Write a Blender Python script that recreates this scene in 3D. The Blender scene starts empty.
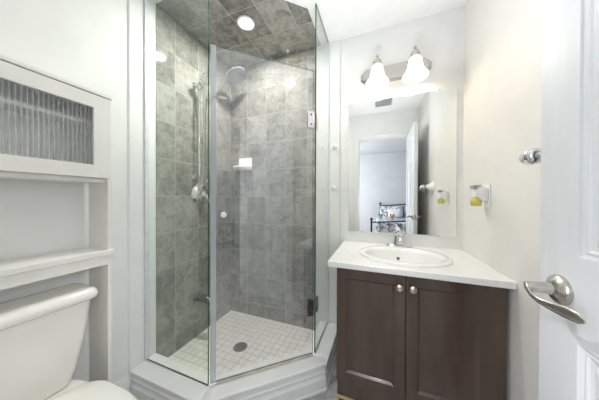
import bpy, bmesh, math, random
from mathutils import Vector, Matrix
random.seed(7)
PI = math.pi
sc = bpy.context.scene
COL = sc.collection

# ------------------------------------------------------------------ camera
F_PX, YAW, PITCH, ROLL, CAM_Z = 203.93, 21.02, -0.284, -0.165, 1.1708
y_, p_, r_ = (math.radians(a) for a in (YAW, PITCH, ROLL))
fwd = Vector((-math.sin(y_) * math.cos(p_), math.cos(y_) * math.cos(p_), math.sin(p_)))
rt0 = Vector((math.cos(y_), math.sin(y_), 0))
up0 = rt0.cross(fwd)
rt = rt0 * math.cos(r_) - up0 * math.sin(r_)
up = rt0 * math.sin(r_) + up0 * math.cos(r_)
cd = bpy.data.cameras.new('camera')
cd.sensor_width = 36.0
cd.lens = F_PX / 599 * 36
cd.clip_start = 0.01
cam = bpy.data.objects.new('camera', cd)
COL.objects.link(cam)
M = Matrix((rt, up, -fwd)).transposed().to_4x4()
M.translation = Vector((0, 0, CAM_Z))
cam.matrix_world = M
sc.camera = cam

# ------------------------------------------------------------------ world, lights, exposure
w = bpy.data.worlds.new('world')
sc.world = w
w.use_nodes = True
w.node_tree.nodes['Background'].inputs[0].default_value = (0.75, 0.85, 1, 1)
w.node_tree.nodes['Background'].inputs[1].default_value = 0.6
sc.view_settings.view_transform = 'Standard'
sc.view_settings.look = 'None'
sc.view_settings.gamma = 1
sc.view_settings.use_curve_mapping = False
sc.view_settings.exposure = 0.33
sc.cycles.max_bounces = 14
sc.cycles.diffuse_bounces = 8
sc.cycles.glossy_bounces = 8
sc.cycles.transmission_bounces = 10
sc.cycles.transparent_max_bounces = 24
sc.cycles.sample_clamp_indirect = 6


def lamp(name, kind, loc, power, color=(1, 1, 1), **kw):
    l = bpy.data.lights.new(name, kind)
    l.energy = power
    l.color = color
    for k, v in kw.items():
        if k != 'rot':
            setattr(l, k, v)
    o = bpy.data.objects.new(name, l)
    o.location = loc
    if 'rot' in kw:
        o.rotation_euler = kw['rot']
    COL.objects.link(o)
    return o


# unseen area lamp added as bedroom fill; no window is built there
lamp('bedroom_fill', 'AREA', (-1.6, -1.6, 1.5), 55, (0.94, 0.97, 1.0), shape='RECTANGLE', size=1.3, size_y=1.3, rot=(0, -PI / 2, 0))
# unseen fill spot added in mid-room, bounced off the ceiling
lamp('ceiling_bounce_fill', 'SPOT', (-0.05, 0.80, 1.05), 46, (0.93, 0.96, 1.0), spot_size=math.radians(100), spot_blend=1.0, shadow_soft_size=0.12, rot=(PI, 0, 0))

# two fill spots added beside the camera to brighten vanity front, curb and toilet
for aim, pw in (((0.12, 0.80, -0.85), 16), ((-0.80, 0.50, -0.70), 12)):
    lamp('camera_fill', 'SPOT', (0.0, 0.02, 1.3), pw * 1.15, (0.97, 0.98, 1.0), spot_size=math.radians(70), spot_blend=1.0, shadow_soft_size=0.1,
         rot=Vector(aim).to_track_quat('-Z', 'Y').to_euler())

# ------------------------------------------------------------------ dimensions
D, R, L, H = 1.6385, 0.5225, 1.3553, 2.44      # back wall Y, right wall X, left wall -X, ceiling
FY = 0.04                                       # bathroom face of the doorway wall
GL = [(-L, 0.844), (-0.8414, 0.844), (-0.379, 1.2626), (-0.379, D)]   # line of the shower glass
ZF, ZC = 0.0736, 0.163                          # shower floor, curb top

# ------------------------------------------------------------------ materials


def mat(name, color, rough=0.5, metal=0.0, spec=0.5, coat=0.0, emit=None, estr=0.0):
    m = bpy.data.materials.new(name)
    m.use_nodes = True
    b = m.node_tree.nodes['Principled BSDF']
    b.inputs['Base Color'].default_value = (*color, 1)
    b.inputs['Roughness'].default_value = rough
    b.inputs['Metallic'].default_value = metal
    b.inputs['Specular IOR Level'].default_value = spec
    b.inputs['Coat Weight'].default_value = coat
    b.inputs['Coat Roughness'].default_value = 0.08
    if emit:
        b.inputs['Emission Color'].default_value = (*emit, 1)
        b.inputs['Emission Strength'].default_value = estr
    return m


def noise_mix(m, c1, c2, scale=(8, 8, 8), detail=6, lo=0.35, hi=0.65, bump=0.0, bscale=None):
    """base colour from object-space noise between two colours, optional bump"""
    nt = m.node_tree
    b = nt.nodes['Principled BSDF']
    tc = nt.nodes.new('ShaderNodeTexCoord')
    mp = nt.nodes.new('ShaderNodeMapping')
    mp.inputs['Scale'].default_value = scale
    nz = nt.nodes.new('ShaderNodeTexNoise')
    nz.inputs['Scale'].default_value = 1
    nz.inputs['Detail'].default_value = detail
    rp = nt.nodes.new('ShaderNodeValToRGB')
    rp.color_ramp.elements[0].position = lo
    rp.color_ramp.elements[1].position = hi
    rp.color_ramp.elements[0].color = (*c1, 1)
    rp.color_ramp.elements[1].color = (*c2, 1)
    nt.links.new(tc.outputs['Object'], mp.inputs['Vector'])
    nt.links.new(mp.outputs['Vector'], nz.inputs['Vector'])
    nt.links.new(nz.outputs['Fac'], rp.inputs['Fac'])
    nt.links.new(rp.outputs['Color'], b.inputs['Base Color'])
    if bump:
        bp = nt.nodes.new('ShaderNodeBump')
        bp.inputs['Strength'].default_value = bump
        bp.inputs['Distance'].default_value = 0.002
        nt.links.new(nz.outputs['Fac'], bp.inputs['Height'])
        nt.links.new(bp.outputs['Normal'], b.inputs['Normal'])
    return m


def tile_mat(name, axes, origin, tw, th, mortar, ca, cb, cm, grout, rough=0.4, cloud=1.0, bumpd=0.0015):
    """tiles laid in a plain grid in world coordinates (the mesh carries no transform)"""
    m = bpy.data.materials.new(name)
    m.use_nodes = True
    nt = m.node_tree
    N, Lk = nt.nodes, nt.links
    b = N['Principled BSDF']
    tc = N.new('ShaderNodeTexCoord')
    sp = N.new('ShaderNodeSeparateXYZ')
    Lk.new(tc.outputs['Object'], sp.inputs[0])
    cmb = N.new('ShaderNodeCombineXYZ')
    for k in (0, 1):
        a = N.new('ShaderNodeMath')
        a.operation = 'SUBTRACT'
        Lk.new(sp.outputs[axes[k]], a.inputs[0])
        a.inputs[1].default_value = origin[k]
        Lk.new(a.outputs[0], cmb.inputs[k])
    br = N.new('ShaderNodeTexBrick')
    br.offset = 0.0
    br.squash = 1.0
    br.inputs['Color1'].default_value = (0, 0, 0, 1)
    br.inputs['Color2'].default_value = (1, 1, 1, 1)
    br.inputs['Mortar'].default_value = (0, 0, 0, 1)
    br.inputs['Scale'].default_value = 1
    br.inputs['Mortar Size'].default_value = mortar
    br.inputs['Mortar Smooth'].default_value = 0.1
    br.inputs['Bias'].default_value = 0
    br.inputs['Brick Width'].default_value = tw
    br.inputs['Row Height'].default_value = th
    Lk.new(cmb.outputs[0], br.inputs['Vector'])
    # each tile shifts the clouding so veins stop at the joints
    sh = N.new('ShaderNodeVectorMath')
    sh.operation = 'MULTIPLY_ADD'
    Lk.new(br.outputs['Color'], sh.inputs[0])
    sh.inputs[1].default_value = (3.1, 5.7, 9.3)
    Lk.new(tc.outputs['Object'], sh.inputs[2])
    n1 = N.new('ShaderNodeTexNoise')
    n1.inputs['Scale'].default_value = 11
    n1.inputs['Detail'].default_value = 8
    n1.inputs['Roughness'].default_value = 0.62
    n1.inputs['Distortion'].default_value = 0.6
    Lk.new(sh.outputs[0], n1.inputs['Vector'])
    n2 = N.new('ShaderNodeTexNoise')
    n2.inputs['Scale'].default_value = 45
    n2.inputs['Detail'].default_value = 5
    Lk.new(sh.outputs[0], n2.inputs['Vector'])
    rp = N.new('ShaderNodeValToRGB')
    e = rp.color_ramp.elements
    e[0].position, e[0].color = 0.5 - 0.2 / max(cloud, .01), (*ca, 1)
    e[1].position, e[1].color = 0.5 + 0.2 / max(cloud, .01), (*cb, 1)
    x = e.new(0.5)
    x.color = (*cm, 1)
    mx0 = N.new('ShaderNodeMath')
    mx0.operation = 'MULTIPLY_ADD'
    Lk.new(n2.outputs['Fac'], mx0.inputs[0])
    mx0.inputs[1].default_value = 0.5
    sub = N.new('ShaderNodeMath')
    sub.operation = 'SUBTRACT'
    Lk.new(n1.outputs['Fac'], sub.inputs[0])
    sub.inputs[1].default_value = 0.25
    Lk.new(sub.outputs[0], mx0.inputs[2])
    # tile-to-tile shade
    mx1 = N.new('ShaderNodeMath')
    mx1.operation = 'MULTIPLY_ADD'
    Lk.new(br.outputs['Color'], mx1.inputs[0])
    mx1.inputs[1].default_value = 0.24 / max(cloud, .01)
    sub2 = N.new('ShaderNodeMath')
    sub2.operation = 'SUBTRACT'
    Lk.new(mx0.outputs[0], sub2.inputs[0])
    sub2.inputs[1].default_value = 0.12 / max(cloud, .01)
    Lk.new(sub2.outputs[0], mx1.inputs[2])
    Lk.new(mx1.outputs[0], rp.inputs['Fac'])
    mix = N.new('ShaderNodeMixRGB')
    Lk.new(br.outputs['Fac'], mix.inputs[0])
    Lk.new(rp.outputs['Color'], mix.inputs[1])
    mix.inputs[2].default_value = (*grout, 1)
    Lk.new(mix.outputs[0], b.inputs['Base Color'])
    b.inputs['Roughness'].default_value = rough
    bp = N.new('ShaderNodeBump')
    bp.invert = True
    bp.inputs['Strength'].default_value = 0.6
    bp.inputs['Distance'].default_value = bumpd
    Lk.new(br.outputs['Fac'], bp.inputs['Height'])
    Lk.new(bp.outputs['Normal'], b.inputs['Normal'])
    return m


def glass_mat(name, tint, f0, rough=0.0, extra=0.0, haze_color=(0.9, 0.92, 0.95)):
    """thin architectural glass: clear transmission plus a Schlick mirror reflection; extra = share of diffuse haze in colour film"""
    m = bpy.data.materials.new(name)
    m.use_nodes = True
    nt = m.node_tree
    N, Lk = nt.nodes, nt.links
    N.remove(N['Principled BSDF'])
    out = N['Material Output']
    tr = N.new('ShaderNodeBsdfTransparent')
    tr.inputs[0].default_value = (*tint, 1)
    gl = N.new('ShaderNodeBsdfGlossy')
    gl.inputs['Roughness'].default_value = rough
    lw = N.new('ShaderNodeLayerWeight')
    lw.inputs['Blend'].default_value = 0.5
    pw = N.new('ShaderNodeMath')
    pw.operation = 'POWER'
    Lk.new(lw.outputs['Facing'], pw.inputs[0])
    pw.inputs[1].default_value = 5
    ma = N.new('ShaderNodeMath')
    ma.operation = 'MULTIPLY_ADD'
    Lk.new(pw.outputs[0], ma.inputs[0])
    ma.inputs[1].default_value = 1 - f0
    ma.inputs[2].default_value = f0
    mx = N.new('ShaderNodeMixShader')
    Lk.new(ma.outputs[0], mx.inputs[0])
    src = tr
    if extra:
        df = N.new('ShaderNodeBsdfDiffuse')
        df.inputs[0].default_value = (*haze_color, 1)
        m2 = N.new('ShaderNodeMixShader')
        m2.inputs[0].default_value = extra
        Lk.new(tr.outputs[0], m2.inputs[1])
        Lk.new(df.outputs[0], m2.inputs[2])
        src = m2
    Lk.new(src.outputs[0], mx.inputs[1])
    Lk.new(gl.outputs[0], mx.inputs[2])
    Lk.new(mx.outputs[0], out.inputs['Surface'])
    return m


WHITE = noise_mix(mat('wall_paint', (0.8, 0.8, 0.8), 0.55), (0.80, 0.80, 0.80), (0.83, 0.83, 0.83), (6, 6, 6), 3)
WARM = noise_mix(mat('wall_paint_warm', (0.8, 0.8, 0.8), 0.55), (0.78, 0.765, 0.74), (0.81, 0.795, 0.77), (6, 6, 6), 3)
CEIL = noise_mix(mat('ceiling_paint', (0.85, 0.85, 0.85), 0.7), (0.84, 0.84, 0.84), (0.87, 0.87, 0.87), (9, 9, 9), 4)
GREYP = noise_mix(mat('bedroom_grey_paint', (0.5, 0.5, 0.5), 0.6), (0.57, 0.58, 0.595), (0.61, 0.62, 0.635), (3, 3, 3), 3)
TRIM = noise_mix(mat('white_gloss_trim', (0.85, 0.85, 0.86), 0.25), (0.82, 0.825, 0.83), (0.86, 0.865, 0.87), (5, 5, 5), 2)
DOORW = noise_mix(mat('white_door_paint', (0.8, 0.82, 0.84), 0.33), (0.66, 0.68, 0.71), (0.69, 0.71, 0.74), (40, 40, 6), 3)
PORC = noise_mix(mat('porcelain', (0.85, 0.84, 0.8), 0.12, coat=0.3), (0.83, 0.82, 0.785), (0.86, 0.85, 0.815), (3, 3, 3), 2)
SINKW = noise_mix(mat('sink_porcelain', (0.86, 0.86, 0.85), 0.1, coat=0.4), (0.85, 0.85, 0.84), (0.88, 0.88, 0.87), (3, 3, 3), 2)
COUNTER = noise_mix(mat('white_laminate', (0.86, 0.85, 0.83), 0.2), (0.83, 0.825, 0.81), (0.88, 0.875, 0.86), (60, 60, 60), 4)
CABW = noise_mix(mat('cabinet_white', (0.8, 0.79, 0.76), 0.4), (0.78, 0.775, 0.75), (0.82, 0.815, 0.79), (8, 8, 8), 3)
WOOD = noise_mix(mat('dark_stained_wood', (0.05, 0.035, 0.03), 0.3, coat=0.4), (0.046, 0.029, 0.021), (0.088, 0.058, 0.043), (14, 14, 3), 7, 0.3, 0.7, bump=0.15)
RAWW = noise_mix(mat('raw_plywood', (0.6, 0.45, 0.25), 0.7), (0.55, 0.40, 0.22), (0.70, 0.55, 0.33), (30, 30, 120), 4)
CHROME = noise_mix(mat('polished_chrome', (0.75, 0.76, 0.78), 0.07, 1.0), (0.72, 0.73, 0.75), (0.80, 0.81, 0.83), (5, 5, 5), 2)
DCHROME = noise_mix(mat('water_stained_chrome', (0.45, 0.46, 0.48), 0.22, 1.0), (0.35, 0.36, 0.38), (0.55, 0.56, 0.58), (30, 30, 30), 4)
NICKEL = noise_mix(mat('brushed_nickel', (0.55, 0.53, 0.5), 0.26, 1.0), (0.50, 0.475, 0.445), (0.60, 0.575, 0.54), (120, 10, 120), 3)
BRASSY = noise_mix(mat('satin_nickel', (0.6, 0.57, 0.52), 0.3, 1.0), (0.55, 0.52, 0.47), (0.66, 0.62, 0.56), (20, 20, 20), 3)
SPOUTM = noise_mix(mat('dull_grey_metal', (0.2, 0.2, 0.21), 0.35, 0.9), (0.16, 0.165, 0.17), (0.26, 0.265, 0.275), (30, 30, 30), 3)
DRAINM = noise_mix(mat('dark_metal', (0.16, 0.16, 0.15), 0.4, 0.8), (0.12, 0.12, 0.115), (0.22, 0.22, 0.21), (60, 60, 60), 3)
BLACKM = noise_mix(mat('black_metal', (0.02, 0.02, 0.02), 0.35, 0.4), (0.015, 0.015, 0.015), (0.03, 0.03, 0.03), (30, 30, 30), 2)
MIRR = noise_mix(mat('mirror_silver', (0.93, 0.94, 0.93), 0.0, 1.0), (0.90, 0.915, 0.905), (0.91, 0.925, 0.915), (2, 2, 2), 1)
MEDGE = noise_mix(mat('mirror_edge', (0.5, 0.58, 0.55), 0.15), (0.42, 0.5, 0.47), (0.55, 0.62, 0.6), (9, 9, 9), 2)
PLASTIC = noise_mix(mat('white_plastic', (0.86, 0.87, 0.88), 0.35), (0.84, 0.85, 0.86), (0.88, 0.89, 0.9), (9, 9, 9), 2)
GREYPL = noise_mix(mat('grey_plastic', (0.35, 0.37, 0.4), 0.4), (0.33, 0.35, 0.37), (0.40, 0.42, 0.44), (15, 15, 15), 2)
SEAL = noise_mix(mat('vinyl_seal', (0.75, 0.77, 0.8), 0.3), (0.70, 0.72, 0.76), (0.78, 0.80, 0.84), (9, 9, 40), 2)
SWEEP = noise_mix(mat('aged_vinyl', (0.62, 0.56, 0.46), 0.4), (0.52, 0.46, 0.37), (0.70, 0.65, 0.55), (25, 25, 25), 4)
OIL = noise_mix(mat('yellow_scented_oil', (0.75, 0.62, 0.03), 0.1, coat=0.5), (0.60, 0.52, 0.08), (0.74, 0.66, 0.16), (25, 25, 25), 2)
SHADE = noise_mix(mat('lit_frosted_glass', (0.95, 0.92, 0.86), 0.3, emit=(1.0, 0.86, 0.66), estr=0.75), (0.93, 0.90, 0.84), (0.96, 0.94, 0.9), (20, 20, 20), 3)
DIFF = noise_mix(mat('lit_diffuser', (1, 1, 1), 0.4, emit=(1.0, 0.95, 0.86), estr=12.0), (0.95, 0.95, 0.93), (1, 1, 0.98), (20, 20, 20), 2)
GEDGE = noise_mix(mat('glass_edge_green', (0.03, 0.10, 0.075), 0.1, coat=0.4), (0.02, 0.075, 0.055), (0.05, 0.14, 0.105), (4, 4, 20), 3)
GLASSF = glass_mat('fixed_panel_glass', (0.95, 0.98, 0.96), 0.07)
GLASSR = glass_mat('return_panel_glass', (0.95, 0.98, 0.96), 0.05)
GLASSD = glass_mat('door_glass', (0.955, 0.965, 0.97), 0.10, extra=0.05)  # milky reflection painted in as a whitish diffuse haze
SEALC = glass_mat('clear_vinyl', (0.88, 0.89, 0.91), 0.09, rough=0.15, extra=0.35, haze_color=(0.75, 0.77, 0.8))
FLOORM = tile_mat('grey_floor_tile', 'XY', (0.05, 0.02), 0.33, 0.33, 0.002, (0.34, 0.33, 0.325), (0.66, 0.65, 0.64), (0.52, 0.51, 0.5), (0.50, 0.49, 0.47), 0.3)
SL = ((0.145, 0.141, 0.126), (0.36, 0.353, 0.322), (0.248, 0.243, 0.220), (0.43, 0.425, 0.395))
TILEB = tile_mat('slate_tile_back_wall', 'XZ', (-L - 0.0, 0.19 - 0.25), 0.2, 0.25, 0.002, SL[0], SL[1], SL[2], SL[3], 0.06)
TILEL = tile_mat('slate_tile_left_wall', 'YZ', (D - 2.0, 0.19 - 0.25), 0.2, 0.25, 0.002, SL[0], SL[1], SL[2], SL[3], 0.06)
TILEC = tile_mat('slate_tile_ceiling', 'XY', (-L, D - 2.5), 0.2, 0.25, 0.002, SL[0], SL[1], SL[2], SL[3], 0.1)
MOSAIC = tile_mat('white_mosaic', 'XY', (-L + 0.01, D - 2.5), 0.052, 0.052, 0.0016, (0.76, 0.75, 0.70), (0.86, 0.85, 0.80), (0.82, 0.81, 0.76), (0.34, 0.33, 0.29), 0.3, cloud=0.6)
BULB = noise_mix(mat('lit_bulb', (1, 1, 1), 0.4, emit=(1.0, 0.88, 0.70), estr=2.5), (0.95, 0.93, 0.9), (1, 0.98, 0.95), (20, 20, 20), 2)
FABRIC = noise_mix(mat('floral_grey_fabric', (0.5, 0.5, 0.55), 0.9), (0.20, 0.22, 0.27), (0.78, 0.80, 0.84), (16, 16, 16), 5, 0.42, 0.58)
PILW = noise_mix(mat('pillow_cotton', (0.75, 0.76, 0.8), 0.9), (0.72, 0.74, 0.78), (0.82, 0.83, 0.86), (12, 12, 12), 3)
ORANGE = noise_mix(mat('orange_felt', (0.6, 0.25, 0.08), 0.9), (0.5, 0.17, 0.05), (0.75, 0.36, 0.12), (30, 30, 30), 3)
LEAFG = noise_mix(mat('green_felt', (0.2, 0.35, 0.2), 0.9), (0.13, 0.27, 0.14), (0.3, 0.45, 0.28), (30, 30, 30), 3)
CARPET = noise_mix(mat('bedroom_carpet', (0.5, 0.48, 0.45), 0.95), (0.42, 0.40, 0.37), (0.55, 0.52, 0.49), (150, 150, 150), 4)

# reeded glass of the wall cabinet door: mostly clear, painted pale stripes imitate light bent by the ribs
RIB = bpy.data.materials.new('reeded_glass')
RIB.use_nodes = True
_n, _l = RIB.node_tree.nodes, RIB.node_tree.links
_n.remove(_n['Principled BSDF'])
_t = _n.new('ShaderNodeBsdfTransparent')
_t.inputs[0].default_value = (0.94, 0.95, 0.96, 1)
_g = _n.new('ShaderNodeBsdfGlass')
_g.inputs['Color'].default_value = (0.88, 0.89, 0.92, 1)
_g.inputs['Roughness'].default_value = 0.06
_g.inputs['IOR'].default_value = 1.45
_m = _n.new('ShaderNodeMixShader')
_m.inputs[0].default_value = 0.12
_d = _n.new('ShaderNodeBsdfTranslucent')
_d.inputs[0].default_value = (0.9, 0.91, 0.93, 1)
_m2 = _n.new('ShaderNodeMixShader')
_tc = _n.new('ShaderNodeTexCoord')
_sx = _n.new('ShaderNodeSeparateXYZ')
_l.new(_tc.outputs['Object'], _sx.inputs[0])
_w = _n.new('ShaderNodeMath')
_w.operation = 'MULTIPLY'
_l.new(_sx.outputs['Y'], _w.inputs[0])
_w.inputs[1].default_value = 2 * PI / 0.0131
_s = _n.new('ShaderNodeMath')
_s.operation = 'SINE'
_l.new(_w.outputs[0], _s.inputs[0])
_mr = _n.new('ShaderNodeMapRange')
_l.new(_s.outputs[0], _mr.inputs[0])
_mr.inputs[1].default_value, _mr.inputs[2].default_value = -0.95, -0.2
_mr.inputs[3].default_value, _mr.inputs[4].default_value = 0.32, 0.03
_l.new(_mr.outputs[0], _m2.inputs[0])
_d2 = _n.new('ShaderNodeBsdfDiffuse')
_d2.inputs[0].default_value = (0.85, 0.86, 0.88, 1)
_m3 = _n.new('ShaderNodeMixShader')
_m3.inputs[0].default_value = 0.6
_l.new(_d.outputs[0], _m3.inputs[1])
_l.new(_d2.outputs[0], _m3.inputs[2])
_l.new(_t.outputs[0], _m2.inputs[1])
_l.new(_m3.outputs[0], _m2.inputs[2])
_l.new(_m2.outputs[0], _m.inputs[1])
_l.new(_g.outputs[0], _m.inputs[2])
_l.new(_m.outputs[0], _n['Material Output'].inputs['Surface'])

# ------------------------------------------------------------------ mesh helpers


def obj(name, bm, material, parent=None, smooth=False, bevel=0.0, segs=2, mats=None, angle=40):
    bmesh.ops.recalc_face_normals(bm, faces=bm.faces)
    me = bpy.data.meshes.new(name)
    bm.to_mesh(me)
    bm.free()
    for m in (mats or [material]):
        me.materials.append(m)
    o = bpy.data.objects.new(name, me)
    COL.objects.link(o)
    if parent is not None:
        o.parent = parent
        o.matrix_parent_inverse = world_of(parent).inverted()
    if smooth:
        for p in me.polygons:
            p.use_smooth = True
        me.set_sharp_from_angle(angle=math.radians(angle))
    if bevel:
        b = o.modifiers.new('bevel', 'BEVEL')
        b.width = bevel
        b.segments = segs
        b.limit_method = 'ANGLE'
        b.angle_limit = math.radians(50)
        b.harden_normals = False
    return o


def world_of(o):
    m = Matrix.Translation(o.location) @ o.rotation_euler.to_matrix().to_4x4()
    if o.parent is not None:
        return world_of(o.parent) @ o.matrix_parent_inverse @ m
    return m


def thing(name, label, cat, loc, group=None):
    o = bpy.data.objects.new(name, None)
    o.empty_display_size = 0.05
    o.location = loc
    COL.objects.link(o)
    return tag(o, label, cat, group)


def tag(o, label, cat, group=None):
    o['label'] = label
    o['category'] = cat
    if group:
        o['group'] = group
    return o


def struct(name, bm, m, **kw):
    o = obj(name, bm, m, **kw)
    o['kind'] = 'structure'
    return o


def B():
    return bmesh.new()


def box(bm, a, b):
    x0, y0, z0 = (min(a[i], b[i]) for i in range(3))
    x1, y1, z1 = (max(a[i], b[i]) for i in range(3))
    v = [bm.verts.new(c) for c in ((x0, y0, z0), (x1, y0, z0), (x1, y1, z0), (x0, y1, z0), (x0, y0, z1), (x1, y0, z1), (x1, y1, z1), (x0, y1, z1))]
    for f in ((0, 3, 2, 1), (4, 5, 6, 7), (0, 1, 5, 4), (1, 2, 6, 5), (2, 3, 7, 6), (3, 0, 4, 7)):
        bm.faces.new([v[i] for i in f])
    return bm


def prism(bm, pts, z0, z1, axis='Z'):
    def P(p, z):
        return {'Z': (p[0], p[1], z), 'Y': (p[0], z, p[1]), 'X': (z, p[0], p[1])}[axis]
    a = [bm.verts.new(P(p, z0)) for p in pts]
    b = [bm.verts.new(P(p, z1)) for p in pts]
    n = len(pts)
    bm.faces.new(a)
    bm.faces.new(b)
    for i in range(n):
        bm.faces.new((a[i], a[(i + 1) % n], b[(i + 1) % n], b[i]))
    return bm


def frame_of(d):
    d = Vector(d).normalized()
    h = Vector((0, 0, 1)) if abs(d.z) < 0.9 else Vector((1, 0, 0))
    u = d.cross(h).normalized()
    return u, d.cross(u).normalized(), d


def loft(bm, rings, cap0=True, cap1=True, closed=True):
    vs = [[bm.verts.new(p) for p in r] for r in rings]
    n = len(rings[0])
    for a, b in zip(vs, vs[1:]):
        for i in range(n if closed else n - 1):
            bm.faces.new((a[i], a[(i + 1) % n], b[(i + 1) % n], b[i]))
    if cap0:
        bm.faces.new(vs[0])
    if cap1:
        bm.faces.new(vs[-1])
    return bm


def lathe(bm, prof, origin, axis=(0, 0, 1), segs=32, sx=1.0, sy=1.0):
    """prof: (radius, height) along the axis"""
    u, v, d = frame_of(axis)
    o = Vector(origin)
    rings = []
    for r, h in prof:
        r = max(r, 0.0002)
        rings.append([o + d * h + u * (r * sx * math.cos(2 * PI * k / segs)) + v * (r * sy * math.sin(2 * PI * k / segs)) for k in range(segs)])
    return loft(bm, rings)


def tube(bm, pts, r, segs=12):
    pts = [Vector(p) for p in pts]
    rr = r if isinstance(r, (list, tuple)) else [r] * len(pts)
    t0 = (pts[1] - pts[0]).normalized()
    u, v, _ = frame_of(t0)
    rings = []
    for i, p in enumerate(pts):
        if i == 0:
            t = t0
        elif i == len(pts) - 1:
            t = (pts[i] - pts[i - 1]).normalized()
        else:
            t = ((pts[i + 1] - p).normalized() + (p - pts[i - 1]).normalized()).normalized()
        u = (u - t * u.dot(t)).normalized()
        v = t.cross(u)
        rings.append([p + u * (rr[i] * math.cos(2 * PI * k / segs)) + v * (rr[i] * math.sin(2 * PI * k / segs)) for k in range(segs)])
    return loft(bm, rings)


def smooth_path(pts, n=8):
    """Catmull-Rom through the points"""
    P = [Vector(p) for p in pts]
    P = [P[0] * 2 - P[1]] + P + [P[-1] * 2 - P[-2]]
    out = []
    for i in range(1, len(P) - 2):
        for k in range(n):
            t = k / n
            a, b, c, d = P[i - 1], P[i], P[i + 1], P[i + 2]
            out.append(0.5 * ((2 * b) + (c - a) * t + (2 * a - 5 * b + 4 * c - d) * t * t + (3 * b - 3 * c + d - a) * t ** 3))
    out.append(P[-2])
    return out


def rrect(cx, cy, hx, hy, r, z, seg=6):
    out = []
    for qx, qy, a0 in ((1, 1, 0), (-1, 1, PI / 2), (-1, -1, PI), (1, -1, 1.5 * PI)):
        for k in range(seg + 1):
            a = a0 + k * PI / 2 / seg
            out.append((cx + qx * (hx - r) + r * math.cos(a), cy + qy * (hy - r) + r * math.sin(a), z))
    return out


def offset_path(path, d):
    """shift an open 2-D path sideways (positive = right of travel) with mitred corners"""
    P = [Vector(p) for p in path]
    out = []
    for i, p in enumerate(P):
        ns = []
        for j in (i - 1, i):
            if 0 <= j < len(P) - 1:
                t = (P[j + 1] - P[j]).normalized()
                ns.append(Vector((t.y, -t.x)))
        n = sum(ns, Vector((0, 0)))
        n.normalize()
        out.append(p + n * (d / n.dot(ns[0])))
    return out


def sweep(bm, path, prof):
    """closed profile [(offset, z)] swept along an open plan path"""
    rings = []
    offs = {o: offset_path(path, o) for o in {q[0] for q in prof}}
    for i in range(len(path)):
        rings.append([(offs[o][i].x, offs[o][i].y, z) for o, z in prof])
    return loft(bm, rings)


def panelled(bm, us, vs, panels, rings, t, P, back=False):
    """slab with moulded panels. us, vs: grid lines; panels: set of (i, j) cells; rings: [(inset, depth)];
    P(u, v, d) maps to the world, d = 0 is the front face and d = t the back"""
    def skin(flip):
        def Q(u, v, d):
            return P(u, v, t - d) if flip else P(u, v, d)
        V = {}

        def vert(i, j):
            if (i, j) not in V:
                V[(i, j)] = bm.verts.new(Q(us[i], vs[j], 0))
            return V[(i, j)]
        for i in range(len(us) - 1):
            for j in range(len(vs) - 1):
                ring = [vert(i, j), vert(i + 1, j), vert(i + 1, j + 1), vert(i, j + 1)]
                if (i, j) in panels:
                    for ins, dep in rings:
                        u0, u1, v0, v1 = us[i] + ins, us[i + 1] - ins, vs[j] + ins, vs[j + 1] - ins
                        nw = [bm.verts.new(Q(u, v, dep)) for u, v in ((u0, v0), (u1, v0), (u1, v1), (u0, v1))]
                        for k in range(4):
                            bm.faces.new((ring[k], ring[(k + 1) % 4], nw[(k + 1) % 4], nw[k]))
                        ring = nw
                bm.faces.new(ring)
    skin(False)
    if back:
        skin(True)
    u0, u1, v0, v1 = us[0], us[-1], vs[0], vs[-1]
    c = [(u0, v0), (u1, v0), (u1, v1), (u0, v1)]
    f = [bm.verts.new(P(u, v, 0)) for u, v in c]
    k_ = [bm.verts.new(P(u, v, t)) for u, v in c]
    for k in range(4):
        bm.faces.new((f[k], f[(k + 1) % 4], k_[(k + 1) % 4], k_[k]))
    if not back:
        bm.faces.new(k_)
    bmesh.ops.remove_doubles(bm, verts=bm.verts, dist=1e-5)
    return bm


# ------------------------------------------------------------------ room shell
T = 0.10
struct('floor', box(B(), (-L - T, FY - 0.14, -0.1), (R + T, D + T, 0)), FLOORM)
struct('ceiling', box(B(), (-L - T, FY - 0.14, H), (R + T, D + T, H + 0.1)), CEIL)
struct('wall_left', box(B(), (-L - T, FY - 0.14, 0), (-L, D + T, H)), WHITE)
struct('wall_right', box(B(), (R, FY - 0.14, 0), (R + T, D + T, H)), WARM)
struct('wall_back', box(B(), (-L, D, 0), (R, D + T, H)), WHITE)
OX0, OX1, OZ = -0.272, 0.386, 2.06              # doorway
bm = B()
box(bm, (-L, FY - 0.12, 0), (OX0 - 0.02, FY, H))
box(bm, (OX1 + 0.02, FY - 0.12, 0), (R, FY, H))
box(bm, (OX0 - 0.02, FY - 0.12, OZ + 0.02), (OX1 + 0.02, FY, H))
struct('wall_front', bm, WHITE)
# door lining and casing
bm = B()
box(bm, (OX0 - 0.02, FY - 0.125, 0), (OX0, FY + 0.002, OZ + 0.02))
box(bm, (OX1, FY - 0.125, 0), (OX1 + 0.02, FY + 0.002, OZ + 0.02))
box(bm, (OX0, FY - 0.125, OZ), (OX1, FY + 0.002, OZ + 0.02))
struct('trim_1', bm, TRIM, bevel=0.002)
bm = B()
for ya, yb in ((FY, FY + 0.012), (FY - 0.135, FY - 0.12)):
    box(bm, (OX0 - 0.06, ya, 0), (OX0 - 0.006, yb, OZ + 0.06))
    box(bm, (OX1 + 0.006, ya, 0), (OX1 + 0.06, yb, OZ + 0.06))
    box(bm, (OX0 - 0.006, ya, OZ + 0.006), (OX1 + 0.006, yb, OZ + 0.06))
struct('trim_2', bm, TRIM, bevel=0.004)

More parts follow.
